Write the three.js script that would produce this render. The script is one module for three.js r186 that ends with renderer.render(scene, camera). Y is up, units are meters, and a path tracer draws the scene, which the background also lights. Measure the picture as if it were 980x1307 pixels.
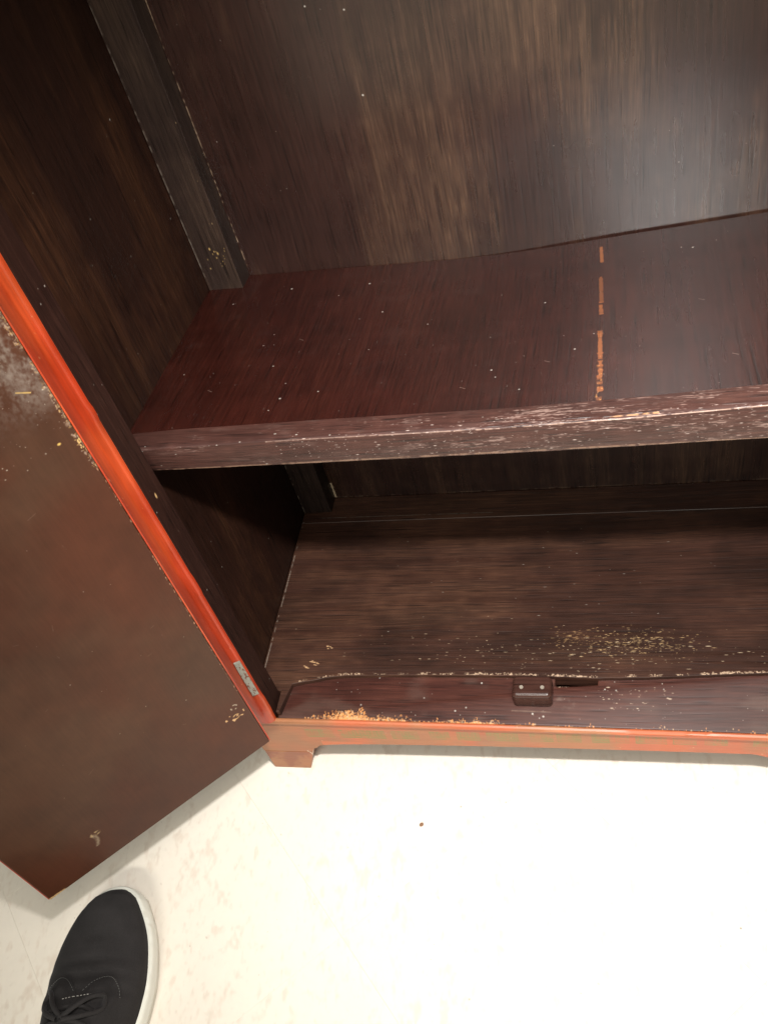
import * as THREE from 'three';
import { RoundedBoxGeometry } from 'three/addons/geometries/RoundedBoxGeometry.js';
import { mergeGeometries, mergeVertices, toCreasedNormals } from 'three/addons/utils/BufferGeometryUtils.js';
import { RectAreaLightUniformsLib } from 'three/addons/lights/RectAreaLightUniformsLib.js';

/* ---------- camera, light, exposure ---------- */
// The model's own axes: x along the cabinet front from the inner left side, y up from the cabinet floor, z out of the front. G lifts it so that the ground is y = 0.
const G = 0.1316;
const scene = new THREE.Scene();
scene.background = new THREE.Color().setRGB(0.080, 0.088, 0.074);      // the dim room around, seen only as soft fill
const camera = new THREE.PerspectiveCamera(56.288, 767 / 1024, 0.005, 60);
const EYE = new THREE.Vector3(0.44858, 0.91485 + G, 0.51728);
const FWD = new THREE.Vector3(-0.262627, -0.717023, -0.645682), UPV = new THREE.Vector3(0.036648, 0.661276, -0.749247);
camera.position.copy(EYE);
camera.up.copy(UPV);
camera.lookAt(EYE.clone().add(FWD));
scene.add(camera);
const renderer = new THREE.WebGLRenderer({ antialias: true });
renderer.toneMapping = THREE.LinearToneMapping;
renderer.toneMappingExposure = 1.0;
renderer.shadowMap.enabled = true;
RectAreaLightUniformsLib.init();
const RIGHT = new THREE.Vector3().crossVectors(FWD, UPV).normalize();
// a torch held a hand's breadth above the lens: its shadows fall behind the shelf's edge
const FLASH_AT = EYE.clone().addScaledVector(RIGHT, -0.01).addScaledVector(UPV, 0.21).addScaledVector(FWD, -0.01);
const FLASH_TO = new THREE.Vector3(0.38, 0.20 + G, -0.10);
const flash = new THREE.SpotLight(new THREE.Color().setRGB(1.0, 0.995, 0.965), 7.0, 0, 0.74, 1, 2);
flash.position.copy(FLASH_AT);
flash.target.position.copy(FLASH_TO);
flash.shadow.radius = 1.1; flash.castShadow = true; flash.shadow.camera.near = 0.01; flash.shadow.mapSize.set(2048, 2048);
scene.add(flash, flash.target);
// the fluorescent ceiling fitting above and to the right of the cabinet
const CEIL = { x: 1.05, y: 2.42 + G, z: 0.86, w: 0.3, l: 1.4 };
// and a second one of the same row, farther back over the room
const CEIL2 = { ...CEIL, x: 0.35, z: 2.9, turn: Math.PI / 2 };
for (const [c, colour, power] of [[CEIL, [1.0, 0.925, 0.80], 25], [CEIL2, [1.0, 0.985, 0.88], 84]]) {
  const l = new THREE.RectAreaLight(new THREE.Color().setRGB(...colour), power, c.turn ? c.l : c.w, c.turn ? c.w : c.l);
  l.position.set(c.x, c.y - 0.012, c.z); l.rotation.x = -Math.PI / 2; scene.add(l);
}

/* ---------- random numbers and noise ---------- */
function rng(seed) { let a = seed >>> 0; return () => { a = (a + 0x6D2B79F5) | 0; let t = Math.imul(a ^ (a >>> 15), 1 | a); t = (t + Math.imul(t ^ (t >>> 7), 61 | t)) ^ t; return ((t ^ (t >>> 14)) >>> 0) / 4294967296; }; }
function hash(x, y, s) { let h = Math.imul(x, 374761393) + Math.imul(y, 668265263) + Math.imul(s, 974634777); h = Math.imul(h ^ (h >>> 13), 1274126177); return ((h ^ (h >>> 16)) >>> 0) / 4294967295; }
function noise(x, y, s = 1) {
  const xi = Math.floor(x), yi = Math.floor(y); let u = x - xi, v = y - yi; u = u * u * (3 - 2 * u); v = v * v * (3 - 2 * v);
  const a = hash(xi, yi, s), b = hash(xi + 1, yi, s), c = hash(xi, yi + 1, s), d = hash(xi + 1, yi + 1, s);
  return a + (b - a) * u + (c - a) * v + (a - b - c + d) * u * v;
}
function fbm(x, y, s = 1, o = 4) { let t = 0, a = 0.5, n = 0; for (let i = 0; i < o; i++) { t += a * noise(x, y, s + i * 17); n += a; a *= 0.5; x = x * 2.03 + 11.7; y = y * 2.03 + 5.3; } return t / n; }
const clamp = (x, a = 0, b = 1) => Math.min(b, Math.max(a, x));
const sstep = (a, b, x) => { const t = clamp((x - a) / (b - a)); return t * t * (3 - 2 * t); };
const mix = (a, b, t) => a + (b - a) * t;
const lerpTable = (T, x) => { if (x <= T[0][0]) return T[0][1]; for (let i = 1; i < T.length; i++) if (x <= T[i][0]) return mix(T[i - 1][1], T[i][1], (x - T[i - 1][0]) / (T[i][0] - T[i - 1][0])); return T[T.length - 1][1]; };
const srgb8 = (c) => Math.round(255 * clamp(c <= 0.0031308 ? 12.92 * c : 1.055 * Math.pow(c, 1 / 2.4) - 0.055));

/* ---------- textures: a sheet of w x h metres whose lower left corner is (x0, y0) in the surface's own metres ---------- */
class Sheet {
  constructor(x0, y0, w, h, W, H) { Object.assign(this, { x0, y0, w, h, W, H }); this.c = new Float32Array(W * H * 3); this.b = new Float32Array(W * H).fill(0.5); this.r = new Float32Array(W * H).fill(0.5); }
  fill(fn) { // fn(x, y) -> [r, g, b, height, roughness]
    for (let j = 0; j < this.H; j++) for (let i = 0; i < this.W; i++) {
      const p = fn(this.x0 + (i + 0.5) / this.W * this.w, this.y0 + (j + 0.5) / this.H * this.h), k = j * this.W + i;
      this.c[3 * k] = p[0]; this.c[3 * k + 1] = p[1]; this.c[3 * k + 2] = p[2]; if (p.length > 3) this.b[k] = p[3]; if (p.length > 4) this.r[k] = p[4];
    }
    return this;
  }
  // a mark with an outline of its own; cover(x, y) -> 0..1 within the box
  mark(xa, ya, xb, yb, col, cover, rough = null, dh = 0) {
    const i0 = Math.max(0, Math.floor((xa - this.x0) / this.w * this.W)), i1 = Math.min(this.W - 1, Math.ceil((xb - this.x0) / this.w * this.W));
    const j0 = Math.max(0, Math.floor((ya - this.y0) / this.h * this.H)), j1 = Math.min(this.H - 1, Math.ceil((yb - this.y0) / this.h * this.H));
    for (let j = j0; j <= j1; j++) for (let i = i0; i <= i1; i++) {
      const t = cover(this.x0 + (i + 0.5) / this.W * this.w, this.y0 + (j + 0.5) / this.H * this.h); if (t <= 0) continue;
      const k = j * this.W + i; for (let q = 0; q < 3; q++) this.c[3 * k + q] = mix(this.c[3 * k + q], col[q], Math.min(1, t));
      if (rough !== null) this.r[k] = mix(this.r[k], rough, Math.min(1, t)); if (dh) this.b[k] += dh * Math.min(1, t);
    }
  }
  dot(x, y, rx, ry, col, a = 1) { // anti-aliased speck
    const px = Math.max(this.w / this.W, this.h / this.H);
    this.mark(x - rx - px, y - ry - px, x + rx + px, y + ry + px, col, (u, v) => a * clamp(1.5 - Math.hypot((u - x) / rx, (v - y) / ry)));
  }
  stroke(x1, y1, x2, y2, wd, col, a = 1, seed = 3, broken = 0) {
    const L = Math.hypot(x2 - x1, y2 - y1) || 1e-6, dx = (x2 - x1) / L, dy = (y2 - y1) / L, m = wd + 0.002;
    this.mark(Math.min(x1, x2) - m, Math.min(y1, y2) - m, Math.max(x1, x2) + m, Math.max(y1, y2) + m, col, (u, v) => {
      const s = (u - x1) * dx + (v - y1) * dy, d = Math.abs(-(u - x1) * dy + (v - y1) * dx); if (s < 0 || s > L) return 0;
      const ww = wd * (0.5 + 0.7 * noise(s * 420, 3.3, seed) + 0.35 * noise(s * 60, 5.3, seed)), g = broken ? sstep(broken - 0.16, broken + 0.16, 0.55 * noise(s * 260, 9.1, seed + 5) + 0.45 * noise(s * 38, 2.1, seed + 8)) : 1;
      return a * g * clamp((ww - d) / (this.w / this.W) + 0.5);
    });
  }
  specks(n, seed, [xa, ya, xb, yb], [ra, rb], col, a = [0.5, 1], stretch = [1, 1]) {
    const r = rng(seed); for (let k = 0; k < n; k++) { const s = mix(ra, rb, r() ** 4); this.dot(mix(xa, xb, r()), mix(ya, yb, r()), s * stretch[0], s * stretch[1], col, mix(a[0], a[1], r())); }
  }
  tex() {
    const n = this.W * this.H, c8 = new Uint8Array(n * 4), b8 = new Uint8Array(n * 4);
    for (let k = 0; k < n; k++) { for (let q = 0; q < 3; q++) c8[4 * k + q] = srgb8(this.c[3 * k + q]); c8[4 * k + 3] = 255; const h = Math.round(255 * clamp(this.b[k])), r = Math.round(255 * clamp(this.r[k])); b8[4 * k] = h; b8[4 * k + 1] = r; b8[4 * k + 2] = h; b8[4 * k + 3] = 255; }
    const mk = (d) => { const t = new THREE.DataTexture(d, this.W, this.H, THREE.RGBAFormat); t.magFilter = THREE.LinearFilter; t.minFilter = THREE.LinearMipmapLinearFilter; t.generateMipmaps = true; t.wrapS = t.wrapT = THREE.RepeatWrapping; t.needsUpdate = true; return t; };
    const map = mk(c8), aux = mk(b8); map.colorSpace = THREE.SRGBColorSpace; return { map, aux };
  }
  material(opt = {}, bump = 0.0004) { const { map, aux } = this.tex(); const m = new THREE.MeshPhysicalMaterial({ map, bumpMap: aux, bumpScale: bump, roughnessMap: aux, roughness: 1, ...opt }); m.userData.sheet = this; return m; }
}
const DUST = [0.48, 0.44, 0.39], BARE = [0.50, 0.29, 0.12], PALE = [0.55, 0.42, 0.28];
// dark stained wood: (a across, l along) the grain in metres
function wood(a, l, s, base, streak, amount, stain = 0) {
  const wob = 0.006 * (noise(a * 9, l * 5, s) - 0.5);
  const aa = a + wob, fine = noise(aa * 1100, l * 28, s + 1), fine2 = noise(aa * 520, l * 14, s + 2), med = noise(aa * 95, l * 3.2, s + 3), broad = fbm(a * 14, l * 5, s + 4, 3), blot = fbm(a * 26 + 3, l * 19, s + 9, 4);
  const fib = noise(aa * 1500 + 9, l * 60, s + 6), mot = fbm(a * 90, l * 60, s + 12, 3);
  let t = clamp((med - 0.5) * 0.35 + (broad - 0.5) * 0.8 + (mot - 0.5) * 0.3 + 0.12 + stain) * amount * (0.4 + 0.5 * fine2 + 0.7 * fib * fib);
  const pore = sstep(0.68, 0.95, fine) * 0.5 * (0.4 + 0.9 * noise(aa * 700, l * 45, s + 15)), k = (0.64 + 0.24 * fine2 + 0.34 * fib * fib + 0.34 * (blot - 0.5) + 0.35 * (broad - 0.5) + 0.14 * (mot - 0.5)) * (1 - pore);
  return [mix(base[0], streak[0], t) * k, mix(base[1], streak[1], t) * k, mix(base[2], streak[2], t) * k, 0.5 + 0.28 * (fine2 - 0.5) - pore * 0.6 + 0.12 * (med - 0.5), 0];
}

/* ---------- building helpers ---------- */
const used = {};
function numbered(n) { const k = used[n] = (used[n] ?? -1) + 1; return k ? `${n}_${String(k).padStart(3, '0')}` : n; }
function shadows(o) { o.traverse((m) => { if (m.isMesh) { m.castShadow = m.receiveShadow = true; } }); }
function thing(name, label, category, [x, y, z]) { const o = new THREE.Group(); o.name = numbered(name); o.position.set(x, y, z); o.userData = { label, category }; scene.add(o); return o; }
const ORIGIN = new THREE.Vector3(0.3225, -G, 0);                        // the cabinet group's place in the model's axes
function part(name, geo, mat, parent, label) { const m = new THREE.Mesh(geo, mat); m.name = name; m.castShadow = m.receiveShadow = true; if (label) m.userData.label = label; parent.add(m); return m; }
// uv from the face's own plane, in the metres of the material's sheet; axes: which coordinates stand for the sheet's x and y
function planar(geo, mat, axes = null) {
  const g = geo.index ? geo.toNonIndexed() : geo, p = g.attributes.position, n = g.attributes.normal, uv = new Float32Array(p.count * 2), s = mat.userData.sheet;
  for (let i = 0; i < p.count; i += 3) {
    const ax = [0, 0, 0]; for (let k = 0; k < 3; k++) { ax[0] += Math.abs(n.getX(i + k)); ax[1] += Math.abs(n.getY(i + k)); ax[2] += Math.abs(n.getZ(i + k)); }
    let [u, v] = axes ?? (ax[0] > ax[1] && ax[0] > ax[2] ? ['z', 'y'] : ax[1] > ax[2] ? ['x', 'z'] : ['x', 'y']);
    const get = (q, k) => q === 'y-z' ? p.getY(k) - p.getZ(k) - 0.037 : q === 'x' ? p.getX(k) : q === 'y' ? p.getY(k) : q === 'z' ? p.getZ(k) : q === '-z' ? -p.getZ(k) : -p.getX(k);
    for (let k = i; k < i + 3; k++) { uv[2 * k] = (get(u, k) - s.x0) / s.w; uv[2 * k + 1] = (get(v, k) - s.y0) / s.h; }
  }
  g.setAttribute('uv', new THREE.BufferAttribute(uv, 2)); return g;
}
function box(xa, xb, ya, yb, za, zb, r = 0.0015) {
  const g = new RoundedBoxGeometry(xb - xa, yb - ya, zb - za, 2, Math.min(r, (xb - xa) / 2.1, (yb - ya) / 2.1, (zb - za) / 2.1));
  g.translate((xa + xb) / 2, (ya + yb) / 2, (za + zb) / 2); return g;
}
const toLocal = (g) => g.translate(-ORIGIN.x, -ORIGIN.y, -ORIGIN.z);
// a bar along x with a closed section [[y, z], ...] given per place by at(x, k) -> [y, z]
function sweepX(xs, count, at, crease = 0.6) {
  const pos = [], idx = []; xs.forEach((x) => { for (let k = 0; k < count; k++) { const [y, z] = at(x, k); pos.push(x, y, z); } });
  for (let i = 0; i + 1 < xs.length; i++) for (let k = 0; k < count; k++) { const a = i * count + k, b = i * count + (k + 1) % count, c = a + count, d = b + count; idx.push(a, c, b, b, c, d); }
  for (const e of [0, (xs.length - 1) * count]) for (let k = 1; k + 1 < count; k++) e ? idx.push(e, e + k + 1, e + k) : idx.push(e, e + k, e + k + 1);
  const g = new THREE.BufferGeometry(); g.setAttribute('position', new THREE.Float32BufferAttribute(pos, 3)); g.setIndex(idx); g.computeVertexNormals();
  return toCreasedNormals(g, crease);
}
const range = (a, b, n) => Array.from({ length: n + 1 }, (_, i) => mix(a, b, i / n));

/* ---------- materials ---------- */
const D = 0.336, WI = 0.645, TOP = 1.12;
const WOODGLOSS = { specularIntensity: 0.9, ior: 1.5 };
const DARK = [0.030, 0.0165, 0.0135], WARM = [0.088, 0.052, 0.030], RED = [0.052, 0.0155, 0.0115];
const blob = (x, y, cx, cy, rx, ry) => Math.exp(-(((x - cx) / rx) ** 2) - ((y - cy) / ry) ** 2);
// back panel: stain worn thin in long streaks down the boards
const backSheet = new Sheet(-0.01, -0.03, 0.665, 1.16, 1400, 1900).fill((x, y) => {
  const lean = x - 0.02 * (y - 0.5);
  const thin = 0.5 * blob(lean, y, 0.43, 0.53, 0.045, 0.08) + 0.3 * blob(lean, y, 0.25, 0.52, 0.035, 0.12) + 0.3 * blob(lean, y, 0.345, 0.60, 0.05, 0.1) + 0.15 * blob(lean, y, 0.27, 0.43, 0.04, 0.05) - 0.28 * blob(lean, y, 0.13, 0.47, 0.08, 0.2) - 0.25 * blob(x, y, 0.53, 0.6, 0.05, 0.1) - 0.2 * blob(x, y, 0.35, 0.52, 0.03, 0.09);
  const c = wood(lean, y, 11, [0.0250, 0.0100, 0.0074], [0.084, 0.045, 0.0255], 1.0, thin - 0.04); c[4] = 0.28 + 0.03 * (noise(x * 300, y * 9, 6) - 0.5) + 0.05 * (fbm(x * 20, y * 20, 8) - 0.5) * 0.6; return c;
});
backSheet.specks(26, 5, [0.05, 0.36, 0.62, 0.7], [0.0003, 0.0009], DUST);
backSheet.stroke(0.0405, 0.37, 0.0405, 0.9, 0.00045, [0.30, 0.21, 0.14], 0.6, 31, 0.5);
backSheet.stroke(0.0412, 0.0, 0.0412, 0.03, 0.0014, PALE, 0.7, 12, 0.3);
backSheet.stroke(0.04, 0.0015, 0.62, 0.0015, 0.0005, [0.2, 0.14, 0.1], 0.4, 44, 0.5);
// side panels
const sideSheet = new Sheet(-0.345, -0.07, 0.36, 1.2, 720, 1800).fill((z, y) => {
  const thin = 0.28 * blob(z, y, -0.25, 0.52, 0.03, 0.12) + 0.3 * blob(z, y, -0.10, 0.5, 0.06, 0.12) + 0.25 * blob(z, y, -0.27, 0.62, 0.02, 0.1) - 0.2 * blob(z, y, -0.2, 0.56, 0.05, 0.08) + 0.16 * blob(z, y, -0.12, 0.41, 0.05, 0.03) - 0.12 * sstep(0.37, 0.33, y);
  const c = wood(z, y, 27, [0.0220, 0.0080, 0.0048], [0.080, 0.032, 0.0130], 0.75, thin - 0.06); c[4] = 0.46 + 0.1 * (noise(z * 260, y * 10, 7) - 0.5); return c;
});
sideSheet.specks(34, 9, [-0.3, 0.05, 0, 0.62], [0.0003, 0.0009], DUST);
const postSheet = new Sheet(-0.36, -0.05, 0.4, 1.2, 512, 1500).fill((a, y) => { const c = wood(a, y, 43, [0.027, 0.0158, 0.0125], [0.075, 0.046, 0.029], 0.8, 0.02 + 0.3 * (fbm(a * 30, y * 7, 3) - 0.5)); c[4] = 0.44; return c; });
postSheet.specks(16, 3, [0.012, 0.395, 0.036, 0.42], [0.0004, 0.0016], [0.42, 0.27, 0.1], [0.5, 1], [0.7, 1.4]);
postSheet.stroke(0.0016, 0.385, 0.0016, 0.75, 0.0004, [0.26, 0.21, 0.17], 0.5, 21, 0.5);
postSheet.stroke(0.0016, 0.0, 0.0016, 0.2, 0.0005, [0.22, 0.18, 0.14], 0.5, 25, 0.5);
postSheet.specks(9, 13, [0.03, 0.43, 0.0385, 0.62], [0.0003, 0.001], [0.4, 0.27, 0.14], [0.5, 1], [0.5, 1.8]);
// shelf top: fine grain from front to back, reddish stain, dust
const shelfSheet = new Sheet(-0.005, -0.345, 0.66, 0.32, 1500, 740).fill((x, z) => {
  const c = wood(x, z, 61, [0.0255, 0.0052, 0.0034], [0.050, 0.0145, 0.0085], 0.5, 0.3 * (fbm(x * 9, z * 9, 4) - 0.5)); const cross = 0.92 + 0.16 * noise(x * 6, z * 90, 71); for (let q = 0; q < 3; q++) c[q] *= cross;
  const scuff = sstep(0.62, 0.8, fbm(x * 40, z * 60, 77)) * 0.02; c[0] += scuff * 0.10; c[1] += scuff * 0.085; c[2] += scuff * 0.08; c[4] = 0.26 + 0.03 * (noise(x * 350, z * 12, 8) - 0.5) + 0.05 * (fbm(x * 25, z * 25, 9) - 0.5); return c;
});
shelfSheet.specks(110, 17, [0.02, -0.32, 0.62, -0.05], [0.00025, 0.0010], DUST, [0.5, 1]);
for (const [z1, z2, w, a] of [[-0.318, -0.288, 0.0017, 0.8], [-0.262, -0.215, 0.0019, 0.5], [-0.217, -0.195, 0.0018, 0.8], [-0.168, -0.098, 0.0022, 0.9], [-0.099, -0.075, 0.0024, 0.85], [-0.068, -0.050, 0.0025, 0.9]])
  shelfSheet.stroke(0.4165, z1, 0.4175, z2, w * 0.85, [0.24, 0.075, 0.024], a * 0.9, Math.round(z1 * -1000), 0.22);
shelfSheet.specks(30, 21, [0.4145, -0.12, 0.4195, -0.05], [0.0004, 0.0011], [0.5, 0.22, 0.07], [0.4, 0.9]);
for (const [x, z] of [[0.06, -0.12], [0.13, -0.2], [0.3, -0.1], [0.37, -0.13], [0.5, -0.2], [0.52, -0.11]]) shelfSheet.stroke(x, z, x + 0.005, z + 0.003, 0.0003, [0.16, 0.11, 0.09], 0.6, 5);
// shelf lip: worn along the grain, finish rubbed to a greyish silver
const lipSheet = new Sheet(-0.005, 0.34, 0.66, 0.09, 1500, 204).fill((x, y) => {
  const c = wood(y * 0.9, x * 1.6, 83, [0.045, 0.0165, 0.0125], [0.085, 0.040, 0.030], 0.6, 0.0); const zone = sstep(0.12, 0.4, x);
  const s = 0.5 * noise(x * 150, y * 1500, 91) + 0.3 * noise(x * 420, y * 2200, 93) + 0.2 * noise(x * 60, y * 700, 94), patch = fbm(x * 16, y * 90, 95), patch2 = fbm(x * 45, y * 160, 97), th = 0.86 - 0.16 * zone - 0.42 * (patch - 0.5) - 0.3 * (patch2 - 0.5), w = sstep(th - 0.1, th + 0.1, s) * mix(0.35, 0.62, zone);
  const film = sstep(0.55, 0.85, patch2) * 0.08; const col = [0.25, 0.165, 0.14]; for (let q = 0; q < 3; q++) c[q] = mix(c[q], col[q], Math.max(w, film)); c[3] += 0.22 * w; c[4] = mix(0.46, 0.36, w) + 0.1 * (patch - 0.5); return c;
});
lipSheet.stroke(0.01, 0.3668, 0.64, 0.3668, 0.0008, [0.25, 0.15, 0.10], 0.6, 51, 0.4);
for (let k = 0; k < 40; k++) { const f = (x) => lerpTable([[0, 0.3985], [0.05, 0.4005], [0.186, 0.4012], [0.342, 0.4003], [0.438, 0.4028], [0.538, 0.4074], [0.645, 0.410]], x) - 0.0071, x1 = 0.14 + k * 0.0125; lipSheet.stroke(x1, f(x1), x1 + 0.0126, f(x1 + 0.0126), 0.0006, [0.34, 0.22, 0.17], 0.3 + 0.4 * sstep(0.15, 0.45, x1), 52 + k, 0.3); }
lipSheet.specks(420, 24, [0.16, 0.367, 0.63, 0.406], [0.0002, 0.0006], [0.46, 0.37, 0.33], [0.3, 0.9], [2.4, 0.6]);
lipSheet.specks(40, 23, [0.02, 0.365, 0.62, 0.41], [0.0003, 0.0007], DUST, [0.4, 0.8], [1.6, 0.8]);
lipSheet.stroke(0.425, 0.3986, 0.462, 0.4002, 0.0009, [0.36, 0.19, 0.09], 0.8, 8, 0.3);
// cabinet floor: worn boards, bare flecks along the grain towards the front
const floorSheet = new Sheet(-0.005, -0.345, 0.66, 0.36, 1500, 820).fill((x, z) => {
  const c = wood(z, x, 101, [0.042, 0.0165, 0.0105], [0.120, 0.056, 0.031], 0.8, 0.3 * (fbm(x * 7, z * 16, 6) - 0.5) + 0.28 * blob(x, z, 0.43, -0.1, 0.09, 0.03) + 0.1 * blob(x, z, 0.2, -0.14, 0.12, 0.05));
  const dark = sstep(0.5, 0.75, fbm(x * 13, z * 22, 108)) * 0.3; for (let q = 0; q < 3; q++) c[q] *= 1 - dark; c[4] = 0.5 + 0.12 * (noise(x * 12, z * 400, 7) - 0.5); return c;
});
{ const r = rng(77); const flecks = (n, cx, cz, sx, sz, col, ra, rb) => { for (let k = 0; k < n; k++) { const g = () => (r() + r() + r() - 1.5) / 0.75, s = mix(ra, rb, r() ** 2.5); floorSheet.dot(cx + g() * sx, cz + g() * sz, s * (1.0 + 2.4 * r()), s * 0.5, col, 0.2 + 0.55 * r()); } };
  flecks(420, 0.435, -0.098, 0.05, 0.014, [0.5, 0.33, 0.16], 0.0002, 0.0009); flecks(120, 0.362, -0.105, 0.02, 0.01, [0.34, 0.2, 0.09], 0.0002, 0.0008); flecks(150, 0.40, -0.085, 0.14, 0.02, PALE, 0.00025, 0.0009); flecks(90, 0.25, -0.09, 0.13, 0.03, PALE, 0.00025, 0.0008); flecks(60, 0.3, -0.2, 0.25, 0.07, DUST, 0.00025, 0.0007);
  for (let k = 0; k < 620; k++) { const x = mix(0.05, 0.63, r()), z = edgeZ(x) - 0.0024 * r() ** 2 - 0.0009; floorSheet.dot(x, z, 0.0004 + 0.0014 * r() ** 3, 0.0004 + 0.0006 * r() ** 2, [0.46, 0.32, 0.22], sstep(0.4, 0.7, noise(x * 75, 2, 9)) * (0.3 + 0.6 * r())); }
  for (const [x, z] of [[0.062, -0.0705], [0.05, -0.066], [0.058, -0.074], [0.075, -0.094]]) for (let k = 0; k < 6; k++) floorSheet.dot(x + 0.008 * r(), z + 0.004 * r(), 0.0012, 0.0006, [0.45, 0.27, 0.14], 0.8); }
floorSheet.stroke(0.003, -0.3, 0.003, -0.06, 0.0006, [0.26, 0.21, 0.17], 0.55, 66, 0.42);
floorSheet.stroke(0.015, -0.2995, 0.26, -0.299, 0.0004, [0.17, 0.145, 0.12], 0.5, 68, 0.4);
function edgeZ(x) { return lerpTable([[0.042, -0.0407], [0.062, -0.045], [0.08, -0.0492], [0.105, -0.0531], [0.2, -0.0545], [0.297, -0.0549], [0.39, -0.0525], [0.45, -0.054], [0.566, -0.0603], [0.645, -0.061]], x) + 0.0006 * (noise(x * 140, 1, 3) - 0.5); }
// front sill, seen from above: reddish brown, bare wood rubbed through along its front arris
const sillSheet = new Sheet(-0.015, -0.075, 0.69, 0.09, 1300, 180).fill((x, z) => {
  const c = wood(z * 0.8, x, 121, [0.046, 0.0130, 0.0090], [0.095, 0.035, 0.023], 0.6, 0.5 * (fbm(x * 14, z * 30, 5) - 0.5));
  const haze = sstep(0.5, 0.72, fbm(x * 16, z * 34, 123)) * 0.22; c[0] = mix(c[0], 0.135, haze); c[1] = mix(c[1], 0.09, haze); c[2] = mix(c[2], 0.072, haze); c[4] = 0.46 + 0.1 * haze; return c;
});
{ const r = rng(5); const chips = (xa, xb, n, depth) => { for (let k = 0; k < n; k++) { const x = mix(xa, xb, (r() + r()) / 2), d = depth * r() ** 2.2 * (0.35 + 1.1 * noise(x * 130, 1, 6)); if (noise(x * 70, 4, 2) < 0.3 * r()) continue; sillSheet.dot(x, 0.0005 - d, 0.0003 + 0.0007 * r() ** 2, 0.0003 + 0.0010 * r() ** 2, r() < 0.75 ? [0.55, 0.23, 0.075] : [0.52, 0.34, 0.19], 0.35 + 0.6 * r()); } };
  chips(0.06, 0.2, 900, 0.008); chips(0.08, 0.14, 900, 0.012); chips(0.05, 0.34, 500, 0.004); chips(0.2, 0.3, 330, 0.006); chips(0.3, 0.4, 150, 0.004); chips(0.4, 0.63, 200, 0.005); chips(0.255, 0.285, 120, 0.008);
  sillSheet.specks(60, 41, [0.04, -0.055, 0.63, -0.005], [0.0003, 0.0010], DUST, [0.4, 0.9]); sillSheet.specks(50, 47, [0.39, -0.045, 0.47, -0.02], [0.0003, 0.0010], [0.45, 0.34, 0.25], [0.4, 0.9], [1.7, 0.7]);
  for (const [x1, z1, x2, z2] of [[0.300, -0.0165, 0.343, -0.0160]]) sillSheet.stroke(x1, z1, x2, z2, 0.0006, [0.17, 0.11, 0.08], 0.5, 9, 0.4);
  sillSheet.mark(0.345, -0.036, 0.375, -0.014, [0.17, 0.125, 0.105], (x, z) => 0.42 * sstep(0.4, 0.75, fbm(x * 120, z * 160, 8)) * sstep(0.0145, 0.009, Math.hypot(x - 0.358, (z + 0.026) * 1.5))); }
// red lacquered front with a worn olive fret band
const LAC = [0.42, 0.112, 0.050];
const railSheet = new Sheet(-0.02, -0.14, 0.7, 0.15, 1500, 320).fill((x, y) => {
  const n = fbm(x * 30, y * 40, 131), f = noise(x * 60, y * 900, 133), w = sstep(0.42, 0.7, fbm(x * 18, y * 22, 137)); const c = [mix(0.44, 0.34, w), mix(0.110, 0.135, w), mix(0.046, 0.062, w)];
  const browner = sstep(0.12, 0.06, x) * 0.6; c[0] = mix(c[0], 0.30, browner); c[1] = mix(c[1], 0.130, browner); c[2] = mix(c[2], 0.058, browner);
  const rough = sstep(-0.086, -0.092, y) * sstep(0.62, 0.4, fbm(x * 60, y * 60, 140)); c[0] = mix(c[0], 0.24, rough * 0.8); c[1] = mix(c[1], 0.075, rough * 0.8); c[2] = mix(c[2], 0.042, rough * 0.8);
  const k = 0.8 + 0.3 * n + 0.14 * (f - 0.5); return [c[0] * k, c[1] * k, c[2] * k, 0.5 + 0.4 * (n - 0.5), 0.42 + 0.2 * (n - 0.5)];
});
{ // the band: long olive panels, faded and filled with key-fret lines
  const olive = [0.205, 0.165, 0.055]; let k = 0;
  for (const [xa, xb] of [[0.056, 0.090], [0.097, 0.152], [0.160, 0.192], [0.205, 0.228], [0.236, 0.262], [0.27, 0.305], [0.318, 0.343], [0.347, 0.373], [0.384, 0.403], [0.409, 0.424], [0.430, 0.462], [0.468, 0.492], [0.500, 0.523], [0.548, 0.588]]) {
    k++; const ya = -0.050 + 0.004 * sstep(0.1, 0.5, xa), yb = ya + 0.0185, fret = 0.0085;
    railSheet.mark(xa - 0.001, ya - 0.001, xb + 0.001, yb + 0.001, olive, (x, y) => {
      if (x < xa || x > xb || y < ya || y > yb) return 0; const u = ((x - xa) % fret) / fret, v = (y - ya) / (yb - ya), e = 0.13;
      const line = (u < e || v < 0.12 || (v > 0.88 && u < 0.75) || (Math.abs(u - 0.5) < 0.08 && v > 0.3) || (Math.abs(v - 0.34) < 0.07 && u > 0.28)) ? 0.95 : 0.5;
      return line * (0.35 + 0.65 * sstep(0.3, 0.62, fbm(x * 95, y * 95, 150 + k))) * (k < 4 ? 1.0 : 0.92);
    });
  }
  railSheet.specks(70, 61, [-0.01, -0.07, 0.63, -0.01], [0.0003, 0.0010], [0.55, 0.33, 0.2], [0.3, 0.8]);
  railSheet.mark(0.045, -0.096, 0.055, -0.085, [0.6, 0.5, 0.4], (x, y) => (Math.abs(x - 0.048 + (y + 0.09) * 0.5) < 0.0009 || Math.abs(x - 0.051 - (y + 0.09) * 0.4) < 0.0008) ? 0.8 : 0);
  railSheet.mark(0.07, -0.074, 0.12, -0.058, [0.52, 0.13, 0.05], (x, y) => 0.75 * sstep(0.35, 0.6, fbm(x * 70, y * 70, 160)) * sstep(-0.058, -0.062, y)); }
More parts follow.
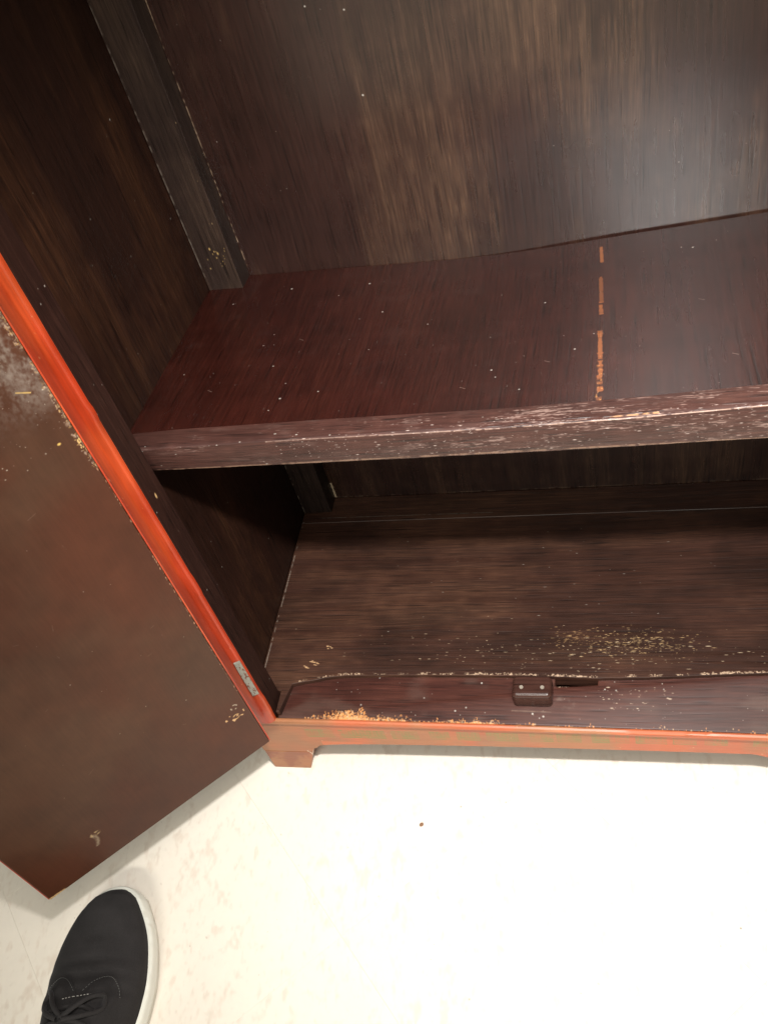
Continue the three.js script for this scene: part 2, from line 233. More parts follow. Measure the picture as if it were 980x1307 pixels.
const stileSheet = new Sheet(-0.02, -0.07, 0.06, 1.2, 96, 1800).fill((x, y) => { const n = fbm(x * 120, y * 30, 171), f = noise(x * 900, y * 22, 173); const k = 0.72 + 0.5 * (n - 0.5) + 0.2 * (f - 0.5) + 0.3 * fbm(x * 40, y * 9, 178, 3), o = sstep(0.45, 0.7, fbm(x * 60, y * 12, 175)); return [mix(0.40, 0.47, o) * k, mix(0.036, 0.060, o) * k, mix(0.0085, 0.014, o) * k, 0.5 + 0.4 * (n - 0.5), 0.36 + 0.2 * (n - 0.5)]; });
stileSheet.specks(46, 67, [-0.01, 0.0, 0.035, 0.7], [0.0003, 0.001], [0.6, 0.3, 0.14], [0.4, 0.9], [0.8, 1.6]);
// door, seen from inside: smooth brown finish, scuffs and old hinge marks
const stileDark = new Sheet(-0.04, -0.03, 0.08, 1.2, 160, 1500).fill((a, y) => { const c = wood(a, y, 331, [0.024, 0.0090, 0.0065], [0.05, 0.022, 0.014], 0.5, -0.02); c[4] = 0.5; return c; });
stileDark.specks(30, 81, [-0.03, 0, 0.03, 0.6], [0.0003, 0.0009], DUST);
stileDark.dot(-0.016, 0.356, 0.0011, 0.0028, [0.5, 0.31, 0.14], 1);
const doorSheet = new Sheet(-0.01, -0.02, 0.31, 1.14, 620, 2048).fill((u, y) => {
  const blot = fbm(u * 16, y * 14, 181), sm = fbm(u * 60, y * 60, 183), f = noise(u * 800, y * 60, 185), big = fbm(u * 5, y * 4, 187, 3); const k = 0.74 + 0.32 * (blot - 0.5) + 0.2 * (sm - 0.5) + 0.09 * (f - 0.5) + 0.45 * (big - 0.4);
  const red = sstep(0.35, 0.65, fbm(u * 7 + 4, y * 6, 189)); return [mix(0.076, 0.075, red) * k, mix(0.0330, 0.0235, red) * k, mix(0.0180, 0.0115, red) * k, 0.5 + 0.2 * (sm - 0.5), 0.40 + 0.16 * (blot - 0.5)];
});
{ const r = rng(99);
  for (let k = 0; k < 620; k++) { const y = mix(0.44, 0.64, r()), u = 0.0002 + 0.0045 * r() ** 4; doorSheet.dot(u, y, 0.0003 + 0.0007 * r() ** 2, 0.0004 + 0.0013 * r() ** 3, r() < 0.45 ? [0.45, 0.27, 0.11] : [0.36, 0.25, 0.18], (0.2 + 0.5 * r()) * sstep(0.25, 0.6, noise(y * 90, 1, 3))); }
  for (let k = 0; k < 120; k++) { const y = mix(0.1, 0.44, r()); doorSheet.dot(0.0003 + 0.0016 * r() ** 2, y, 0.0005, 0.0004 + 0.001 * r(), [0.4, 0.2, 0.12], 0.5 * r() + 0.3); }
  doorSheet.mark(0, 0.49, 0.075, 0.66, [0.24, 0.195, 0.165], (u, y) => 0.62 * sstep(0.36, 0.8, fbm(u * 500, y * 330, 191) * 0.45 + 0.55 * fbm(u * 60, y * 50, 193)) * sstep(0.075, 0.01, u) * sstep(0.49, 0.55, y));
  doorSheet.specks(120, 71, [0.0, 0.47, 0.08, 0.66], [0.0002, 0.0007], [0.4, 0.34, 0.28], [0.3, 0.8]); doorSheet.specks(50, 73, [0.0, 0.1, 0.27, 0.62], [0.0002, 0.0005], DUST, [0.3, 0.8]);
  doorSheet.dot(0.0163, 0.4775, 0.0013, 0.0010, [0.5, 0.32, 0.09], 1); doorSheet.stroke(0.013, 0.528, 0.0225, 0.534, 0.0006, [0.42, 0.27, 0.09], 0.9, 4); for (let k = 0; k < 14; k++) doorSheet.dot(0.0008 + 0.0035 * r(), 0.464 + 0.009 * r(), 0.0005, 0.0008, [0.5, 0.32, 0.13], 0.9);
  const ring = (cu, cy, rr, col, a, s) => doorSheet.mark(cu - rr * 1.5, cy - rr * 1.5, cu + rr * 1.5, cy + rr * 1.5, col, (u, y) => { const d = Math.hypot(u - cu, y - cy), an = Math.atan2(y - cy, u - cu); return a * clamp(1.2 - Math.abs(d - rr) / 0.0009) * sstep(0.3, 0.5, noise(an * 1.6 + 5, s, s)); });
  ring(0.0135, 0.082, 0.0036, [0.42, 0.34, 0.26], 0.8, 7); ring(0.0165, 0.0665, 0.0034, [0.5, 0.3, 0.14], 0.95, 9);
  for (const [u, y, du, dy, w] of [[0.0275, 0.068, 0.0028, 0.003, 0.0011], [0.0195, 0.0615, 0.004, 0.0042, 0.0012], [0.009, 0.0625, 0.005, 0.002, 0.0007], [0.0065, 0.067, 0.002, 0.004, 0.0008], [0.023, 0.0725, 0.001, 0.001, 0.0009], [0.0145, 0.0665, 0.003, 0.001, 0.001]]) doorSheet.stroke(u, y, u + du - 0.002, y + dy, w, [0.52, 0.31, 0.15], 0.95, Math.round(u * 5000));
  // an old curl of tape residue near the lower free corner
  doorSheet.mark(0.192, 0.020, 0.216, 0.048, [0.27, 0.2, 0.135], (u, y) => { const t = clamp((y - 0.0225) / 0.021), c = 0.2075 - 0.0065 * Math.sin(t * 2.2) + 0.0035 * t, d = Math.abs(u - c); return (y > 0.0225 && y < 0.0435) ? clamp(1.3 - d / 0.0023) * (0.25 + 0.55 * noise(u * 900, y * 500, 4)) : 0; });
  doorSheet.mark(0.194, 0.0385, 0.208, 0.0455, [0.36, 0.25, 0.13], (u, y) => 0.85 * sstep(0.42, 0.6, fbm(u * 330, y * 330, 14)) * sstep(0.007, 0.004, Math.hypot((u - 0.2015), (y - 0.042) * 1.6)));
  for (let k = 0; k < 150; k++) { const t = r(); doorSheet.dot(0.281 - 0.018 * t - 0.002 * r(), -0.008 + 0.0022 * r() ** 2 + 0.002 * r() * (1 - t), 0.0006 + 0.0008 * r(), 0.0006, [0.42, 0.27, 0.13], 0.6 + 0.4 * r()); }
  for (let k = 0; k < 26; k++) { const u = 0.02 + 0.2 * r(), y = 0.1 + 0.45 * r(), an = r() * 6.28, l = 0.004 + 0.012 * r(); doorSheet.stroke(u, y, u + 0.6 * l * Math.cos(an), y + 0.6 * l * Math.sin(an), 0.00025, [0.13, 0.085, 0.06], 0.45, k + 3, 0.4); } }
const M = {
  back: backSheet.material({ ...WOODGLOSS, ior: 1.65 }, 0.00008), side: sideSheet.material({ ...WOODGLOSS, specularIntensity: 0.5 }, 0.0004), post: postSheet.material({ ...WOODGLOSS, specularIntensity: 0.5 }, 0.0004), shelf: shelfSheet.material({ ...WOODGLOSS, ior: 1.65 }, 0.00008), lip: lipSheet.material(WOODGLOSS, 0.0008),
  boards: floorSheet.material({ ...WOODGLOSS, specularIntensity: 0.6 }, 0.0005), sill: sillSheet.material({ ...WOODGLOSS, specularIntensity: 0.5 }, 0.0002), rail: railSheet.material(WOODGLOSS, 0.0006), stile: stileSheet.material({ ...WOODGLOSS, clearcoat: 0.2, clearcoatRoughness: 0.3 }, 0.0006), door: doorSheet.material({ ...WOODGLOSS, specularIntensity: 0.4 }, 0.0003), stileDark: stileDark.material({ ...WOODGLOSS, specularIntensity: 0.4 }, 0.0004),
};

/* ---------- the floor: vinyl tiles laid slantwise to the cabinet ---------- */
const ground = new THREE.Group(); ground.name = 'floor'; ground.userData = { kind: 'structure', label: 'pale cream marbled vinyl tile floor in front of and under the red cabinet' }; scene.add(ground);
{ const P = 0.305, mats = [];
  for (let v = 0; v < 3; v++) {
    const s = new Sheet(0, 0, 0.305, 0.305, 420, 420).fill((x, y) => {
      const n = fbm(x * 22, y * 22, 201 + v), f = fbm(x * 160, y * 160, 205 + v, 3);
      // short marbled flecks that all run one way
      const a = x * 0.82 + y * 0.57, b = -x * 0.57 + y * 0.82, fl = fbm(a * 60, b * 120, 211 + v, 3), fl2 = fbm(a * 130 + 7, b * 260, 215 + v, 2), w = sstep(0.54, 0.8, fl * 0.75 + fl2 * 0.25 + 0.2 * (n - 0.5)), w2 = sstep(0.66, 0.85, fl2);
      const k = 0.965 + 0.05 * (n - 0.5) + 0.04 * (f - 0.5); const c = [0.74 * k, 0.675 * k, 0.595 * k];
      for (let q = 0; q < 3; q++) { c[q] = mix(c[q], [0.59, 0.485, 0.405][q], w * 0.5); c[q] = mix(c[q], [0.56, 0.49, 0.42][q], w2 * 0.25); }
      return [...c, 0.5 + 0.06 * (f - 0.5), 0.34 + 0.16 * (n - 0.5)];
    });
    s.specks(14, 300 + v, [0, 0, P, P], [0.0004, 0.0012], [0.16, 0.12, 0.09], [0.4, 0.8]); s.specks(4, 310 + v, [0, 0, P, P], [0.001, 0.0022], [0.42, 0.34, 0.27], [0.4, 0.7], [1.4, 0.7]);
    mats.push(s.material({ specularIntensity: 0.7 }, 0.0002));
  }
  const sub = part('subfloor', new THREE.BoxGeometry(14, 0.02, 14), new THREE.MeshStandardMaterial({ color: new THREE.Color().setRGB(0.6, 0.52, 0.44), roughness: 0.9 }), ground); sub.position.y = -0.0145;
  const shapes = [0, 1, 2, 3].map((t) => { const g = new RoundedBoxGeometry(P - 0.00007, 0.004, P - 0.00007, 1, 0.00016), p = g.attributes.position, uv = g.attributes.uv; for (let i = 0; i < p.count; i++) { let u = p.getX(i) / P + 0.5, w = p.getZ(i) / P + 0.5; if (t & 1) u = 1 - u; if (t & 2) w = 1 - w; uv.setXY(i, u, w); } return g; });
  const grid = new THREE.Group(), ang = -46.5 * Math.PI / 180, r = rng(8); grid.rotation.y = ang;
  const e1 = new THREE.Vector3(Math.cos(ang), 0, -Math.sin(ang)), e2 = new THREE.Vector3(Math.sin(ang), 0, Math.cos(ang)), J = new THREE.Vector3(0.112, 0, 0.196);
  for (let i = -7; i < 8; i++) for (let j = -7; j < 8; j++) {
    const t = part('tile', shapes[(i & 1) * 3 ^ (j & 1 ? 0 : 3)], mats[Math.floor(r() * 3)], ground); t.position.copy(J).addScaledVector(e1, (i + 0.5) * P).addScaledVector(e2, (j + 0.5) * P); t.position.y = -0.0021 - 0.00005 * r(); t.rotation.y = ang; } }

/* ---------- the cabinet ---------- */
const cab = thing('wooden_cabinet', 'old red lacquered wooden cabinet, dark stained inside, its left door swung open', 'cabinet', [ORIGIN.x, 0, 0]);
const put = (name, geo, mat, parent = cab, label) => part(name, parent === cab ? toLocal(geo) : toLocal(geo), mat, parent, label);
// sides, back, top
for (const s of [0, 1]) { const g = s ? box(WI, WI + 0.012, -0.064, TOP, -0.348, -0.003) : box(-0.012, 0, -0.064, TOP, -0.348, -0.003); put('side_panel', planar(g, M.side, ['z', 'y']), M.side); }
put('back_panel', planar(box(-0.0005, WI + 0.0005, -0.02, TOP, -0.348, -D), M.back, ['x', 'y']), M.back);
put('top_board', planar(box(-0.02, WI + 0.02, TOP + 0.0005, TOP + 0.022, -0.358, 0.012), M.boards, ['x', 'z']), M.boards);
// square posts in the back corners; they stand on the cabinet floor and run up past the shelf
for (const s of [0, 1]) { const xa = s ? WI - 0.0397 : 0.0003, g = box(xa, xa + 0.0394, 0.0003, TOP, -D + 0.0003, -0.3092, 0.0008); put('corner_post', planar(s ? g : g, M.post), M.post); }
// shelf, sagging at its back edge
const backY = (x) => lerpTable([[0, 0.3675], [0.037, 0.3642], [0.1, 0.3628], [0.139, 0.3617], [0.2, 0.3594], [0.25, 0.3576], [0.29, 0.3569], [0.33, 0.3576], [0.38, 0.3612], [0.427, 0.3653], [0.47, 0.3674], [0.515, 0.3695], [0.571, 0.3738], [0.645, 0.378]], x);
const smoothBack = (x) => { let t = 0; for (let k = -4; k <= 4; k++) t += backY(x + k * 0.012); return t / 9; };
const frontY = (x) => -0.0058 + lerpTable([[0, 0.3985], [0.05, 0.4005], [0.186, 0.4012], [0.342, 0.4003], [0.438, 0.4028], [0.538, 0.4074], [0.645, 0.410]], x);
const lipBottom = (x) => lerpTable([[0, 0.3660], [0.175, 0.3647], [0.34, 0.3641], [0.437, 0.3646], [0.541, 0.3660], [0.645, 0.3675]], x);
const shelfY = (x, z) => { const t = clamp((z + D) / (D - 0.037)) ** (1 + 0.3 * sstep(0.02, 0.22, x)); return mix(smoothBack(x), frontY(x), t); };
const shelf = (() => {
  const nx = 64, nz = 14, za = -D + 0.0008, zb = -0.0445, pos = [], idx = [], gz = (x) => za - 0 + 0.0022 * sstep(0.28, 0.42, x) * 1.0;   // a gap behind its right half
  for (const low of [0, 1]) for (let j = 0; j <= nz; j++) for (let i = 0; i <= nx; i++) { const x = mix(0.0004, WI - 0.0004, i / nx), z = mix(gz(x), zb, j / nz); pos.push(x, shelfY(x, z) - low * 0.016, z); }
  const id = (l, i, j) => l * (nx + 1) * (nz + 1) + j * (nx + 1) + i;
  for (let j = 0; j < nz; j++) for (let i = 0; i < nx; i++) { idx.push(id(0, i, j), id(0, i, j + 1), id(0, i + 1, j), id(0, i + 1, j), id(0, i, j + 1), id(0, i + 1, j + 1)); idx.push(id(1, i, j), id(1, i + 1, j), id(1, i, j + 1), id(1, i + 1, j), id(1, i + 1, j + 1), id(1, i, j + 1)); }
  for (let i = 0; i < nx; i++) { idx.push(id(0, i, 0), id(0, i + 1, 0), id(1, i, 0), id(0, i + 1, 0), id(1, i + 1, 0), id(1, i, 0)); idx.push(id(0, i, nz), id(1, i, nz), id(0, i + 1, nz), id(0, i + 1, nz), id(1, i, nz), id(1, i + 1, nz)); }
  for (let j = 0; j < nz; j++) { idx.push(id(0, 0, j), id(1, 0, j), id(0, 0, j + 1), id(0, 0, j + 1), id(1, 0, j), id(1, 0, j + 1)); idx.push(id(0, nx, j), id(0, nx, j + 1), id(1, nx, j), id(0, nx, j + 1), id(1, nx, j + 1), id(1, nx, j)); }
  const g = new THREE.BufferGeometry(); g.setAttribute('position', new THREE.Float32BufferAttribute(pos, 3)); g.setIndex(idx); g.computeVertexNormals();
  return put('shelf', planar(toCreasedNormals(g, 0.6), M.shelf, ['x', 'z']), M.shelf);
})();
{ // its front rail: a narrow flat top, sharp worn arrises
  const sec = [[-0.0001, -0.0444]]; for (let k = 0; k <= 4; k++) { const a = k / 4 * Math.PI / 2; sec.push([-0.0008 - 0.0013 + 0.0013 * Math.cos(a), -0.0383 + 0.0013 * Math.sin(a)]); }
  const low = []; for (let k = 0; k <= 3; k++) { const a = k / 3 * Math.PI / 2; low.push([0.0018 - 0.0018 * Math.sin(a), -0.0388 + 0.0018 * Math.cos(a)]); }
  const count = sec.length + low.length + 2, wob = (x) => 0.0006 * (fbm(x * 45, 1, 3) - 0.5) + 0.0003 * (noise(x * 300, 1, 4) - 0.5);
  const g = sweepX(range(0.0004, WI - 0.0004, 200), count, (x, k) => { const t = frontY(x), b = lipBottom(x); if (k < sec.length) return [t + sec[k][0] + (k ? wob(x) : 0), sec[k][1] + (k ? wob(x + 2) : 0)]; k -= sec.length; if (k < low.length) return [b + low[k][0] + wob(x + 5), low[k][1]]; return k === low.length ? [b, -0.060] : [t - 0.001, -0.060]; }, 0.5);
  part('shelf_rail', toLocal(planar(g, M.lip, ['x', 'y-z'])), M.lip, shelf, 'shelf front rail with finish worn to silvery streaks'); }
// cabinet floor: two boards, the front one with a wavy front edge and a tongue beside the stile
{ const sh = new THREE.Shape(); const T = []; for (const x of range(0.0425, WI - 0.0425, 150)) T.push([x, edgeZ(x)]);
  sh.moveTo(0.0004, 0.2908); sh.lineTo(WI - 0.0004, 0.2908); sh.lineTo(WI - 0.0004, 0.032); sh.lineTo(WI - 0.0306, 0.032); sh.lineTo(WI - 0.031, 0.004); sh.lineTo(WI - 0.041, 0.004);
  for (const [x, z] of T.reverse()) sh.lineTo(x, -z); sh.lineTo(0.0345, 0.0045); sh.lineTo(0.0306, 0.0045); sh.lineTo(0.0306, 0.032); sh.lineTo(0.0004, 0.032);
  const mk = (shape) => { const g = new THREE.ExtrudeGeometry(shape, { depth: 0.016, bevelEnabled: true, bevelThickness: 0.0007, bevelSize: 0.0006, bevelOffset: -0.0006, bevelSegments: 1 }); g.rotateX(-Math.PI / 2); g.translate(0, -0.0167, 0); return planar(g, M.boards); };
  put('floor_board', mk(sh), M.boards);
  const b2 = new THREE.Shape(); b2.moveTo(0.0004, 0.2913); b2.lineTo(WI - 0.0004, 0.2913); b2.lineTo(WI - 0.0004, D - 0.0004); b2.lineTo(0.0004, D - 0.0004); put('floor_board', mk(b2), M.boards); }
// front sill (with a chiselled slot beside the stop), apron, beads, feet
const sillFront = (x) => { const t = clamp(x / 0.56, 0, 1.15); return -0.0095 - 0.003 * t - 0.0095 * t * t; };
{ const sh = new THREE.Shape(); sh.moveTo(0.0308, 0.0016); for (const x of range(0.05, WI - 0.05, 60)) sh.lineTo(x, 0.0016); sh.lineTo(WI - 0.0308, 0.0016); sh.lineTo(WI - 0.0308, 0.066); sh.lineTo(0.3925, 0.066); sh.lineTo(0.3920, 0.0475); sh.lineTo(0.349, 0.0445); sh.lineTo(0.3465, 0.047); sh.lineTo(0.3465, 0.066); for (const x of range(0.33, 0.05, 30)) sh.lineTo(x, 0.066); sh.lineTo(0.0308, 0.066);
  let g = new THREE.ExtrudeGeometry(sh, { depth: 0.014, bevelEnabled: true, bevelThickness: 0.0014, bevelSize: 0.0014, bevelOffset: -0.0014, bevelSegments: 2 }); g.rotateX(-Math.PI / 2); g.translate(0, -0.0154, 0);
  const p = g.attributes.position; for (let i = 0; i < p.count; i++) { const t = sstep(-0.06, 0.0, p.getZ(i)); p.setY(i, p.getY(i) + mix(-0.0045, sillFront(p.getX(i)), t)); } g.computeVertexNormals();
  put('front_sill', planar(g, M.sill, ['x', 'z']), M.sill);
  put('front_rail', planar(box(0.031, WI - 0.031, -0.040, -0.0262, -0.067, -0.0185, 0.001), M.boards, ['x', 'z']), M.boards); }
const apronLow = (x) => lerpTable([[0.0525, -0.0870], [0.055, -0.0795], [0.0605, -0.0775], [0.064, -0.0720], [0.072, -0.0705], [0.080, -0.0690], [0.0967, -0.0672], [0.14, -0.0650], [0.25, -0.0625], [0.336, -0.0620], [0.45, -0.0624], [0.548, -0.0636], [0.556, -0.066], [0.566, -0.0705], [0.572, -0.0725], [0.58, -0.073], [0.584, -0.079], [0.589, -0.081], [0.5925, -0.087]], x);
{ const xs = [-0.0118, ...range(0.0, 0.052, 6), ...range(0.053, 0.125, 40), ...range(0.13, 0.54, 60), ...range(0.545, 0.594, 30), ...range(0.6, WI + 0.0118, 6)];
  const g = sweepX(xs, 8, (x, k) => { const t = sillFront(x) - 0.0012, b = x < 0.0525 || x > 0.5925 ? -0.0882 : apronLow(x) + 0.0004 * (noise(x * 400, 1, 5) - 0.5); const f = 0.0002; return [[t - 0.0008, f], [t - 0.012, f], [b + 0.001, f], [b + 0.0002, f - 0.0008], [b, f - 0.002], [b, -0.0175], [t - 0.02, -0.0175], [t - 0.0185, -0.0018]][k]; }, 0.5);
  const apron = put('front_apron', planar(g, M.rail, ['x', 'y']), M.rail, cab, 'red front apron with a faded olive fret band');
  const lip = sweepX(range(-0.0118, WI + 0.0118, 90), 10, (x, k) => { const a = k / 10 * Math.PI * 2; return [sillFront(x) - 0.0042 + 0.0040 * Math.cos(a) + 0.0003 * (noise(x * 90, 2, 4) - 0.5), 0.0006 + 0.0036 * Math.sin(a)]; }, 1.2);
  part('bead', toLocal(planar(lip, M.rail, ['x', 'y'])), M.rail, apron);
  const foot = (flip, back) => { const sh = new THREE.Shape(); const q = (x, y) => [flip ? WI - x : x, y]; const pts = [q(-0.0118, -0.0885), q(-0.0116, -0.1300), q(-0.0105, -G + 0.0004), q(0.0350, -G + 0.0004), q(0.0368, -0.1302), q(0.0470, -0.101), q(0.0517, -0.0885)]; (flip ? pts.reverse() : pts).forEach(([x, y], i) => i ? sh.lineTo(x, y) : sh.moveTo(x, y));
    const g2 = new THREE.ExtrudeGeometry(sh, { depth: 0.042, bevelEnabled: true, bevelThickness: 0.0012, bevelSize: 0.0012, bevelOffset: -0.0012, bevelSegments: 2 }); g2.translate(0, 0, back ? -0.347 : -0.0433); return put('foot', planar(g2, M.rail), M.rail); };
  for (const f of [false, true]) for (const b of [false, true]) foot(f, b);
  // bearers behind the feet that carry the sides
  for (const s of [0, 1]) { const xa = s ? WI - 0.03 : -0.0115; put('bearer', planar(box(xa, xa + 0.0415, -0.0878, -0.0645, -0.345, -0.0185), M.rail), M.rail); } 
  put('back_apron', planar(box(-0.0115, WI + 0.0115, -0.0879, -0.0205, -0.3475, -0.3455), M.rail), M.rail); }
// front stiles: dark inside, a red rounded facing in front
for (const s of [0, 1]) {
  const xa = s ? WI - 0.0282 : -0.0118, xb = s ? WI + 0.0118 : 0.0282; const st = put('front_stile', planar(box(xa, xb, -0.0118, TOP, -0.031, -0.0022, 0.0012), M.stileDark), M.stileDark);
  const sec = [[0, -0.0022]]; const L = xb - xa; sec.push([0, 0.0004], [0.012, 0.0004], [0.0138, -0.0004]); for (let k = 0; k <= 12; k++) { const a = Math.PI - k / 12 * Math.PI; sec.push([0.0269 + 0.0131 * Math.cos(a), 0.0004 + 0.0040 * Math.sin(a) ** 0.7]); } sec.push([L, -0.0022]);
  const ys = range(-0.0135, TOP, 160), pos = [], idx = [], n = sec.length; ys.forEach((y) => sec.forEach(([u, z], k) => { const e = k > 12 ? 0.0005 * (fbm(y * 60, 1, 4) - 0.5) + 0.0010 * sstep(0.8, 0.9, noise(y * 55, 3, 19)) : 0; const x = s ? xb - u - e : xa + u + e; pos.push(x, y, z); }));
  for (let i = 0; i + 1 < ys.length; i++) for (let k = 0; k < n; k++) { const a = i * n + k, b = i * n + (k + 1) % n, c = a + n, d = b + n; s ? idx.push(a, c, b, b, c, d) : idx.push(a, b, c, b, d, c); }
  const g = new THREE.BufferGeometry(); g.setAttribute('position', new THREE.Float32BufferAttribute(pos, 3)); g.setIndex(idx); g.computeVertexNormals();
  part('red_facing', toLocal(planar(toCreasedNormals(g, 0.7), M.stile, ['x', 'y'])), M.stile, st);
  for (let k = 0; k < 1; k++) { // worn steel hinge leaf let into the facing
    const gg = new RoundedBoxGeometry(0.0078, 0.066, 0.0016, 2, 0.0006); const p = gg.attributes.position; for (let i = 0; i < p.count; i++) { p.setX(i, p.getX(i) + 0.0009 * (noise(p.getY(i) * 300, p.getX(i) > 0 ? 1 : 5, 6) - 0.5)); p.setZ(i, p.getZ(i) + 0.0004 * (noise(p.getX(i) * 500, p.getY(i) * 200, 2) - 0.5)); } gg.rotateY(s ? -0.5 : 0.5); gg.translate(s ? WI - 0.0252 : 0.0252, 0.083, 0.0040); gg.computeVertexNormals();
    const sheet = hingeMaterial(); part('hinge_plate', toLocal(gg), sheet, st); }
}
function hingeMaterial() { if (hingeMaterial.m) return hingeMaterial.m; const s = new Sheet(0, 0, 1, 1, 64, 256).fill((u, v) => { const n = fbm(u * 4, v * 16, 401), r = sstep(0.5, 0.66, n); return [mix(0.25, 0.15, r), mix(0.245, 0.06, r), mix(0.21, 0.035, r), 0.5 + 0.4 * (n - 0.5), mix(0.4, 0.7, r)]; }); return hingeMaterial.m = s.material({ metalness: 0.35 }, 0.0006); }
// stop block screwed to the sill
{ const blockMat = (() => { const s = new Sheet(0, 0, 0.05, 0.05, 128, 128).fill((x, y) => { const c = wood(y, x, 451, [0.048, 0.020, 0.015], [0.085, 0.045, 0.034], 0.6, 0); c[4] = 0.27; return c; }); return s.material(WOODGLOSS, 0.0003); })();
  const g = new RoundedBoxGeometry(0.0425, 0.024, 0.0262, 5, 0.0048); const p = g.attributes.position; g.translate(0.3238, 0.0035, -0.0330);
  const blk = put('door_stop', planar(g, blockMat), blockMat, cab, 'small dark wooden stop block with two pale screws');
  const screwMat = new THREE.MeshStandardMaterial({ color: new THREE.Color().setRGB(0.34, 0.29, 0.24), roughness: 0.45, metalness: 0.4 });
  for (const x of [0.3128, 0.3352]) { const c = new THREE.CylinderGeometry(0.0021, 0.0023, 0.0009, 14); c.translate(x, 0.0158, -0.0305); part('screw', toLocal(c), screwMat, blk); }
  const slot = box(0.3390, 0.3396, -0.008, 0.0150, -0.0202, -0.0196, 0.0001); }
// the open left door: dark inside face, red edges and outer face; the right door's place stays open
{ const hinge = new THREE.Group(); const W = 0.281, dW = new THREE.Vector3(-0.72608, 0, 0.68761), nIn = new THREE.Vector3(0.68761, 0, 0.72608), X0 = new THREE.Vector3(0.0294, 0, 0.0296);
  const frame = new THREE.Matrix4().makeBasis(dW, new THREE.Vector3(0, 1, 0), new THREE.Vector3().crossVectors(dW, new THREE.Vector3(0, 1, 0)));
  const zSign = new THREE.Vector3().crossVectors(dW, new THREE.Vector3(0, 1, 0)).dot(nIn);      // -1: the inside is towards local -z
  frame.setPosition(X0); const seat = (g) => toLocal(g.applyMatrix4(frame));
  const H0 = -0.008, H1 = 1.06, t = 0.022, s = zSign;
  const g = box(0.0006, W - 0.0007, H0, H1, s > 0 ? -t : 0, s > 0 ? 0 : t, 0.0012);
  const door = part('door', seat(planar(g, M.door, ['x', 'y'])), M.door, cab, 'left door, dark brown inside face with scuffs and old hinge marks');
  const edgeMat = M.stile, zf = (a, b) => s > 0 ? [-b, -a] : [a, b];
  let [za, zb] = zf(0.0012, t + 0.003); part('edge_strip', seat(planar(box(-0.0012, 0.0004, H0 + 0.0005, H1, za, zb, 0.0005), edgeMat, ['z', 'y'])), edgeMat, door);
  [za, zb] = zf(0.0012, t + 0.003); part('edge_strip', seat(planar(box(W - 0.0005, W + 0.0004, H0 + 0.0005, H1, za, zb, 0.0006), edgeMat, ['z', 'y'])), edgeMat, door);
  [za, zb] = zf(t + 0.0003, t + 0.003); part('outer_facing', seat(planar(box(0.0006, W - 0.0007, H0 + 0.0003, H1, za, zb, 0.0005), edgeMat, ['x', 'y'])), edgeMat, door); }

